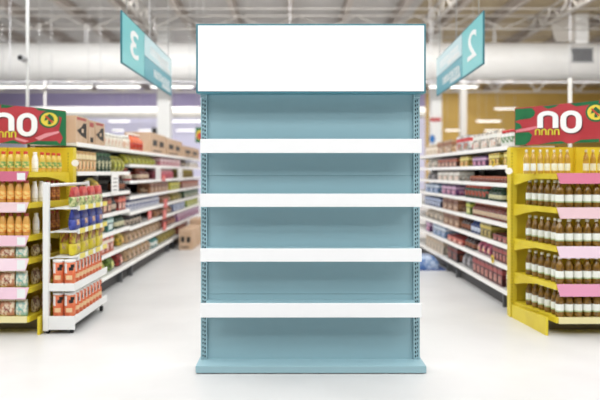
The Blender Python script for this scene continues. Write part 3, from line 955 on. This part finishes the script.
def mk_bottle(R_, H_, body, cap, lab, lab2, name='oil_bottle', zl=(.19, .47), nk=1.0):
    def f():
        r = empty(name)
        b = MB(); b.lathe([(R_ * .9, 0), (R_, .006), (R_, H_ * .16), (R_ * .985, H_ * .17), (R_ * .985, H_ * .48), (R_, H_ * .49), (R_, H_ * .58), (R_ * .93, H_ * .66), (R_ * .62 * (.5 + .5 * nk), H_ * .78), (R_ * .40 * nk, H_ * .85), (R_ * .36 * nk, H_ * .93)], 20, 0)
        b.build('bottle_body', body, r)
        b = MB(); b.lathe([(R_ * 1.0, H_ * zl[0]), (R_ * 1.012, H_ * zl[0] + .001), (R_ * 1.012, H_ * (zl[0] + .05)), (R_ * 1.012, H_ * zl[1]), (R_ * 1.0, H_ * zl[1] + .001)], 20, [1, 1, 0, 0])
        b.build('label', [lab, lab2], r)
        b = MB(); b.lathe([(R_ * .40 * nk, H_ * (.90 if nk == 1 else .86)), (R_ * .42 * nk, H_ * (.905 if nk == 1 else .865)), (R_ * .42 * nk, H_ * .985), (R_ * .38 * nk, H_)], 16, 0)
        b.build('cap', cap, r)
        return r
    return f


BR_, BH = .0360, .235
oil = Kind(mk_bottle(BR_, BH, amber, cap_w, lab_w, lab_g))
shelf_w = ['', 'second', 'third', 'fourth', 'bottom']


def cham(px, side, inset):
    """point on the slanted side of an end display, under image column px"""
    q = (px - CX) / F
    if side > 0: a, b = (2.275 + inset, 6.06), (2.165 + inset, 6.70)
    else: a, b = (-2.235 - inset, 6.10), (-2.15 - inset, 6.76)
    tt = (q * a[1] - a[0]) / ((b[0] - a[0]) - q * (b[1] - a[1]))
    return a[0] + (b[0] - a[0]) * tt, a[1] + (b[1] - a[1]) * tt


for i in range(1, 5):
    z = ZRE[i] + .001
    for k in range(6):
        oil.place((2.325 + .0785 * k, 6.035, z), random.uniform(0, 6), 'brown oil bottle, front row of %s shelf, %s from the shelf corner' % (shelf_w[i], ORD[k]), 'bottle', 'brown oil bottles on the yellow display')
    for k in range(1, 5):
        oil.place((2.364 + .0785 * k, 6.115, z), random.uniform(0, 6), 'brown oil bottle, second row of %s shelf, %s from the shelf corner' % (shelf_w[i], ORD[k - 1]), 'bottle', 'brown oil bottles on the yellow display')
    for k in range(5):
        u = (k + .55) / 5.3
        x, y = 2.338 + (2.240 - 2.338) * u, 6.08 + (6.66 - 6.08) * u
        oil.place((x, y, z), random.uniform(0, 6), 'brown oil bottle, aisle side of %s shelf, %s behind the shelf corner' % (shelf_w[i], ORD[k]), 'bottle', 'brown oil bottles on the yellow display')
gold_b = Kind(mk_bottle(.0255, .215, gold, cap_w, lab_w, lab_w, 'oil_bottle', (.12, .42)))
for k, px in enumerate((526.5, 533.2, 540.4, 547.2, 554.2, 560.6, 567.2, 586, 593, 600.5)):
    gold_b.place((at(px, 0, 6.34)[0], 6.34, ZRE[0] + .001), 0, ('golden oil bottle on top shelf, %s from the yellow pillar' % ORD[k]) if k < 7 else ('golden oil bottle on top shelf, past the gap, %s one' % ORD[k - 7]), 'bottle', 'golden oil bottles on the top shelf')

# --- bottles on the display behind the canister rack
red_cap = flat((206, 66, 40), .35)
juice = Kind(mk_bottle(.0285, .178, mat('yellow_drink', (222, 190, 90), .2), red_cap, prnt((228, 206, 120), (120, 160, 80), 40), flat((220, 150, 60)), 'drink_bottle', (.14, .5), 1.5))
white_b = Kind(mk_bottle(.0270, .175, flat((240, 238, 232), .3), flat((236, 234, 230)), flat((246, 244, 240)), flat((220, 216, 206)), 'drink_bottle', (.14, .5), 1.5))
sauce = Kind(mk_bottle(.0315, .195, mat('orange_sauce', (214, 160, 84), .22), flat((150, 60, 40)), prnt((226, 150, 60), (236, 200, 120), 40), flat((206, 120, 50)), 'sauce_bottle', (.12, .52), 1.5))
brown_b = Kind(mk_bottle(.0265, .188, mat('brown_sauce', (146, 92, 50), .22), flat((170, 70, 44)), prnt((206, 140, 70), (150, 80, 40), 40), flat((120, 60, 40)), 'sauce_bottle', (.12, .52), 1.5))
GJ = 'bottles on the display behind the canister rack'
for k, px in enumerate((-4, 3.4, 10.8, 18.2, 25.6)):
    juice.place((at(px, 0, 6.05)[0], 6.05, ZLE[0] + .001), 0, 'red-capped yellow drink bottle, front of top shelf, %s towards the corner' % ORD[k], 'bottle', GJ)
x, y = cham(35, -1, .045); white_b.place((x, y, ZLE[0] + .001), 0, 'white bottle among red-capped bottles on the top shelf corner', 'bottle', GJ)
for k, px in enumerate((42, 48, 53.5, 58.5)):
    x, y = cham(px, -1, .045)
    juice.place((x, y, ZLE[0] + .001), 0, 'red-capped yellow drink bottle, side of top shelf, %s past the white bottle' % ORD[k], 'bottle', GJ)
for row, nm in ((1, 'second'), (2, 'third')):
    for k, px in enumerate((-5, 3, 11, 19, 26.5)):
        sauce.place((at(px, 0, 6.05)[0], 6.05, ZLE[row] + .001), 0, 'orange sauce bottle, front of %s shelf, %s towards the corner' % (nm, ORD[k]), 'bottle', GJ)
    xs = (34.5, 41) if row == 1 else (36,)
    for k, px in enumerate(xs):
        x, y = cham(px, -1, .047)
        white_b.place((x, y, ZLE[row] + .001), 0, '%s white bottle at the corner of %s shelf' % (('nearer', 'farther')[k] if row == 1 else 'single', nm), 'bottle', GJ, (1.05, 1.05, 1.05))
    for k, px in enumerate((47.5, 52.5, 57)):
        x, y = cham(px, -1, .047)
        brown_b.place((x, y, ZLE[row] + .001), 0, 'brown sauce bottle, side of %s shelf, %s seen behind the rack post' % (nm, ORD[k]), 'bottle', GJ)


def mk_packet(w, d, h, c0, c1, c2, ctop):
    def f():
        r = empty('snack_packet')
        m = MB(); m.rings([superring(w * .96, d * .4, 0), superring(w, d * .85, h * .08), superring(w, d, h * .35), superring(w, d * .9, h * .65), superring(w * .98, d * .5, h * .86), superring(w, .012, h * .92)], 0)
        m.build('packet_body', prnt(c0, c1, 34), r)
        m = MB(); m.rings([superring(w, .012, h * .921), superring(w, .010, h)], 0); m.build('top_seam', flat(ctop), r)
        m = MB(); m.rings([[(p[0] * .6, (p[1] * 1.03 if p[1] < 0 else 0), p[2]) for p in superring(w, d * s, h * z)] for s, z in ((.98, .25), (1.03, .36), (.96, .6))], 0); m.build('label', prnt(c2, c0, 50), r)
        return r
    return f


pk_b = Kind(mk_packet(.125, .06, .125, (228, 210, 182), (190, 130, 100), (140, 76, 60), (226, 216, 190)))
pk_t = Kind(mk_packet(.098, .06, .125, (226, 222, 204), (150, 190, 180), (110, 172, 162), (226, 222, 200)))
pk_d = Kind(mk_packet(.085, .06, .125, (214, 200, 166), (120, 90, 74), (200, 190, 160), (200, 180, 120)))
GP = 'snack packets on the lower shelves behind the canister rack'
for row, nm in ((3, 'fourth'), (4, 'fifth'), (5, 'bottom')):
    hs = .82 if row == 3 else 1.12
    z = ZLE[row] + .001
    pk_b.place((at(8, 0, 6.05)[0], 6.05, z), 0, 'beige and brown snack packet at the front of the %s shelf' % nm, 'packet', GP, (1, 1, hs))
    pk_b.place((at(-7, 0, 6.05)[0], 6.05, z), 0, 'beige and brown snack packet cut by the photo edge, %s shelf' % nm, 'packet', GP, (1, 1, hs))
    pk_t.place((at(22, 0, 6.05)[0], 6.05, z), 0, 'teal and beige snack packet at the front of the %s shelf' % nm, 'packet', GP, (1, 1, hs))
    for k, px in enumerate((35.5, 46)):
        x, y = cham(px, -1, .05)
        (pk_d if k == 0 else pk_b).place((x, y, z), 1.35, '%s on the side of the %s shelf' % (('dark spotted snack packet', 'beige and brown snack packet')[k], nm), 'packet', GP, (1, 1, hs))

# ------------------------------------------------------------------ white rolling rack of canisters
rk = thing('rolling_rack', 'white wheeled rack of canisters and bags beside the yellow display', 'rack', (0, 0, 0))
RX0, RX1, RY0, RY1 = -2.07, -1.865, 6.06, 7.12
m = MB(); m.box(-2.137, -2.087, 6.045, 6.095, .025, 1.31); m.build('front_post', STEELW, rk, bevel=.005)
m = MB(); m.box(-2.072, -2.035, RY1 - .05, RY1 - .015, .025, 1.31); m.build('rear_post', STEELW, rk, bevel=.004)
m = MB(); m.tube((-2.085, 6.08, 1.285), (-2.055, RY1 - .03, 1.285), .014, 8); m.build('top_rail', STEELW, rk)
RZ = [1.09, .885, .66, .425, .142]
tagy = flat((232, 214, 90), .4)
for i, z in enumerate(RZ):
    m = MB(); low = i >= 3
    y0 = RY0 if low else 6.16
    m.box(RX0, RX1, y0, RY1, z - .018, z - .002)
    m.box(RX1 - .004, RX1 + .006, y0, RY1, z - .055 if low else z - .03, z + .012)
    if low: m.box(-2.086, RX1 + .006, RY0 - .012, RY0 - .001, z - (.055 if i == 3 else .105), z + .012)
    sh = m.build('tray', STEELW, rk)
    m = MB(); m.tube((-2.10, 6.09, z - .012), (RX0 + .01, y0 + .02, z - .012), .008, 6)
    m.build('tray_arm', STEELW, sh)
    if i in (0, 1, 2):
        for k in range(4):
            yy = 6.27 + .25 * k
            q = MB(); q.box(RX1 + .007, RX1 + .010, yy - .075, yy + .075, z - .028, z + .016)
            q.build('price_tag', tagy, sh)
q = MB()
for x, y in ((-1.90, 6.10), (-1.90, 7.05), (-2.10, 6.075), (-2.04, 7.06)):
    q = MB(); q.rings([[(x + dx, y + .025 * cos(2 * pi * j / 14), .025 + .025 * sin(2 * pi * j / 14)) for j in range(14)] for dx in (-.012, .012)], 0, True)
    q.box(x - .016, x + .016, y - .012, y + .012, .03, .05 if x > -2.0 else .03)
    q.build('caster', DARK, rk)
q = MB(); q.box(-2.06, -1.90, RY0 + .02, RY1 - .02, .05, .10); q.build('chassis', kick_m, rk)


def mk_canister(R_, H_):
    def f():
        r = empty('canister')
        b = MB(); b.lathe([(R_ * .96, 0), (R_, .005), (R_, H_ * .90)], 20, 0)
        b.build('can_body', prnt((216, 104, 62), (226, 128, 84), 18), r)
        b = MB(); b.lathe([(R_ * 1.03, H_ * .90), (R_ * 1.03, H_ * .985), (R_ * .97, H_)], 20, 0); b.build('lid', flat((238, 236, 232)), r)
        b = MB()
        n = 7
        rr = R_ * 1.012
        for a0, a1, z0, z1, mi in ((-1.1, -.45, .45, .86, 0), (-.1, .75, .56, .70, 1), (.2, 1.0, .68, .82, 1), (-.7, .5, .18, .36, 2)):
            for j in range(n):
                p, q_ = a0 + (a1 - a0) * j / n - pi / 2, a0 + (a1 - a0) * (j + 1) / n - pi / 2
                b.face([(rr * cos(p), rr * sin(p), H_ * z0), (rr * cos(q_), rr * sin(q_), H_ * z0), (rr * cos(q_), rr * sin(q_), H_ * z1), (rr * cos(p), rr * sin(p), H_ * z1)], mi)
        b.build('printed_label', [flat((236, 232, 226)), BLACK, flat((232, 196, 150))], r)
        return r
    return f


can = Kind(mk_canister(.047, .208))
GK = 'orange canisters on the rolling rack'
for row, nm in ((3, 'upper'), (4, 'bottom')):
    z = RZ[row] + .001
    for k, x in enumerate((-2.025, -1.925)):
        can.place((x, 6.125, z), .2, 'orange canister facing front on the %s tray, %s' % (nm, ('next to the white post', 'at the aisle corner')[k]), 'canister', GK)
    for k in range(8):
        can.place((-1.925, 6.235 + .106 * k, z), pi / 2 - .25, 'orange canister along the aisle side of the %s tray, %s behind the corner one' % (nm, ORD[k]), 'canister', GK)


def mk_pouch(w, d, h, ctop, cbot, clab, name):
    def f():
        r = empty(name)
        m = MB(); m.rings([superring(w * .97, d * .5, 0), superring(w, d * .9, h * .07), superring(w, d, h * .3), superring(w, d * .9, h * .5)], 0)
        m.build('pouch_lower', cbot, r)
        m = MB(); m.rings([superring(w, d * .9, h * .501), superring(w * .99, d * .62, h * .75), superring(w * .98, .02, h * .93), superring(w * .98, .014, h)], 0)
        m.build('pouch_upper', ctop, r)
        m = MB(); m.rings([[(p[0] * .55, (p[1] * 1.03 if p[1] < 0 else 0), p[2]) for p in superring(w, d * s, h * z)] for s, z in ((1.0, .22), (1.04, .3), (.92, .48))], 0); m.build('label', clab, r)
        return r
    return f


pou = [Kind(mk_pouch(.2, .065, .175, prnt((176, 34, 44), (206, 90, 80), 16), prnt((110, 140, 70), (206, 206, 150), 22), prnt((150, 60, 50), (220, 220, 180), 40), 'snack_pouch')),
       Kind(mk_pouch(.2, .07, .185, prnt((50, 64, 150), (36, 46, 120), 14), prnt((44, 56, 140), (70, 84, 170), 18), prnt((216, 196, 160), (206, 130, 80), 40), 'snack_pouch')),
       Kind(mk_pouch(.2, .07, .205, prnt((206, 190, 40), (150, 80, 40), 16), prnt((226, 208, 44), (206, 184, 40), 14), prnt((190, 150, 140), (226, 206, 60), 40), 'snack_pouch'))]
for row, (w1, w2) in enumerate((('red and green pouch', 'highest'), ('blue pouch', 'second'), ('yellow pouch', 'third'))):
    z = RZ[row] + .001
    for k in range(4):
        pou[row].place((-1.93, 6.27 + .25 * k, z), pi / 2, '%s facing the aisle on the %s tray, %s from the front' % (w1, w2, ORD[k]), 'pouch', w1 + 'es on the rolling rack')
    if row == 2:
        pou[row].place((-2.03, 6.31, z), 0, 'yellow pouch facing the camera beside the white post', 'pouch', 'yellow pouches on the rolling rack', (.42, .9, 1))

# ------------------------------------------------------------------ light
w = bpy.data.worlds.new('World'); S.world = w; w.use_nodes = True
nt = w.node_tree
bg = nt.nodes['Background']
tc = nt.nodes.new('ShaderNodeTexCoord'); sp = nt.nodes.new('ShaderNodeSeparateXYZ'); cr = nt.nodes.new('ShaderNodeValToRGB')
nt.links.new(tc.outputs['Generated'], sp.inputs['Vector'])
nt.links.new(sp.outputs['Z'], cr.inputs['Fac'])
cr.color_ramp.elements[0].position = 0.0; cr.color_ramp.elements[0].color = (.03, .03, .03, 1)
cr.color_ramp.elements[1].position = .75; cr.color_ramp.elements[1].color = (1, 1, 1, 1)
nt.links.new(cr.outputs['Color'], bg.inputs['Color'])
bg.inputs['Strength'].default_value = .52


def area(name, loc, sx, sy, power, rot=(0, 0, 0), col=(1, .997, .985)):
    l = bpy.data.lights.new(name, 'AREA'); l.shape = 'RECTANGLE'; l.size = sx; l.size_y = sy; l.energy = power; l.color = col
    o = bpy.data.objects.new(name, l); COL.objects.link(o); o.location = loc; o.rotation_euler = rot
    return o


for y, pw in ((-.1, 320), (1.5, 430), (3.6, 90), (6.4, 330), (9.0, 230), (11.6, 250), (14.2, 250)):  # added unseen light rows, weighted to shape the shading on the stand
    area('added_light_row', (0, y, 5.3), 18, 1.1, pw)
for y, z in ((29, 6.3), (39, 6.72)):  # added lights hidden behind the duct, tilted to brighten the back wall
    area('added_light_row', (0, y, z), 30, .5, 1350, (math.radians(30), 0, 0))
area('added_light_row', (0, 17.5, 6.3), 26, .4, 900, (math.radians(55), 0, 0))  # added unseen light brightening the duct and rear hall
area('added_light_row', (0, 16.5, 5.2), 26, .4, 500, (math.radians(150), 0, 0))  # added uplight to brighten the roof sheets

# ------------------------------------------------------------------ camera
cam = bpy.data.cameras.new('Camera'); co = bpy.data.objects.new('Camera', cam); COL.objects.link(co)
co.location = (0, 0, EYE); co.rotation_euler = (pi / 2, 0, 0)
cam.sensor_width = 36; cam.lens = F / 600 * 36
cam.shift_x = (300 - CX) / 600; cam.shift_y = -(200 - CY) / 600
cam.clip_end = 200
cam.dof.use_dof = True; cam.dof.focus_distance = 4.87; cam.dof.aperture_fstop = 1.15
S.camera = co
S.view_settings.view_transform = 'Standard'
S.view_settings.look = 'None'
S.view_settings.gamma = 1
S.view_settings.use_curve_mapping = False
S.view_settings.exposure = 0.0
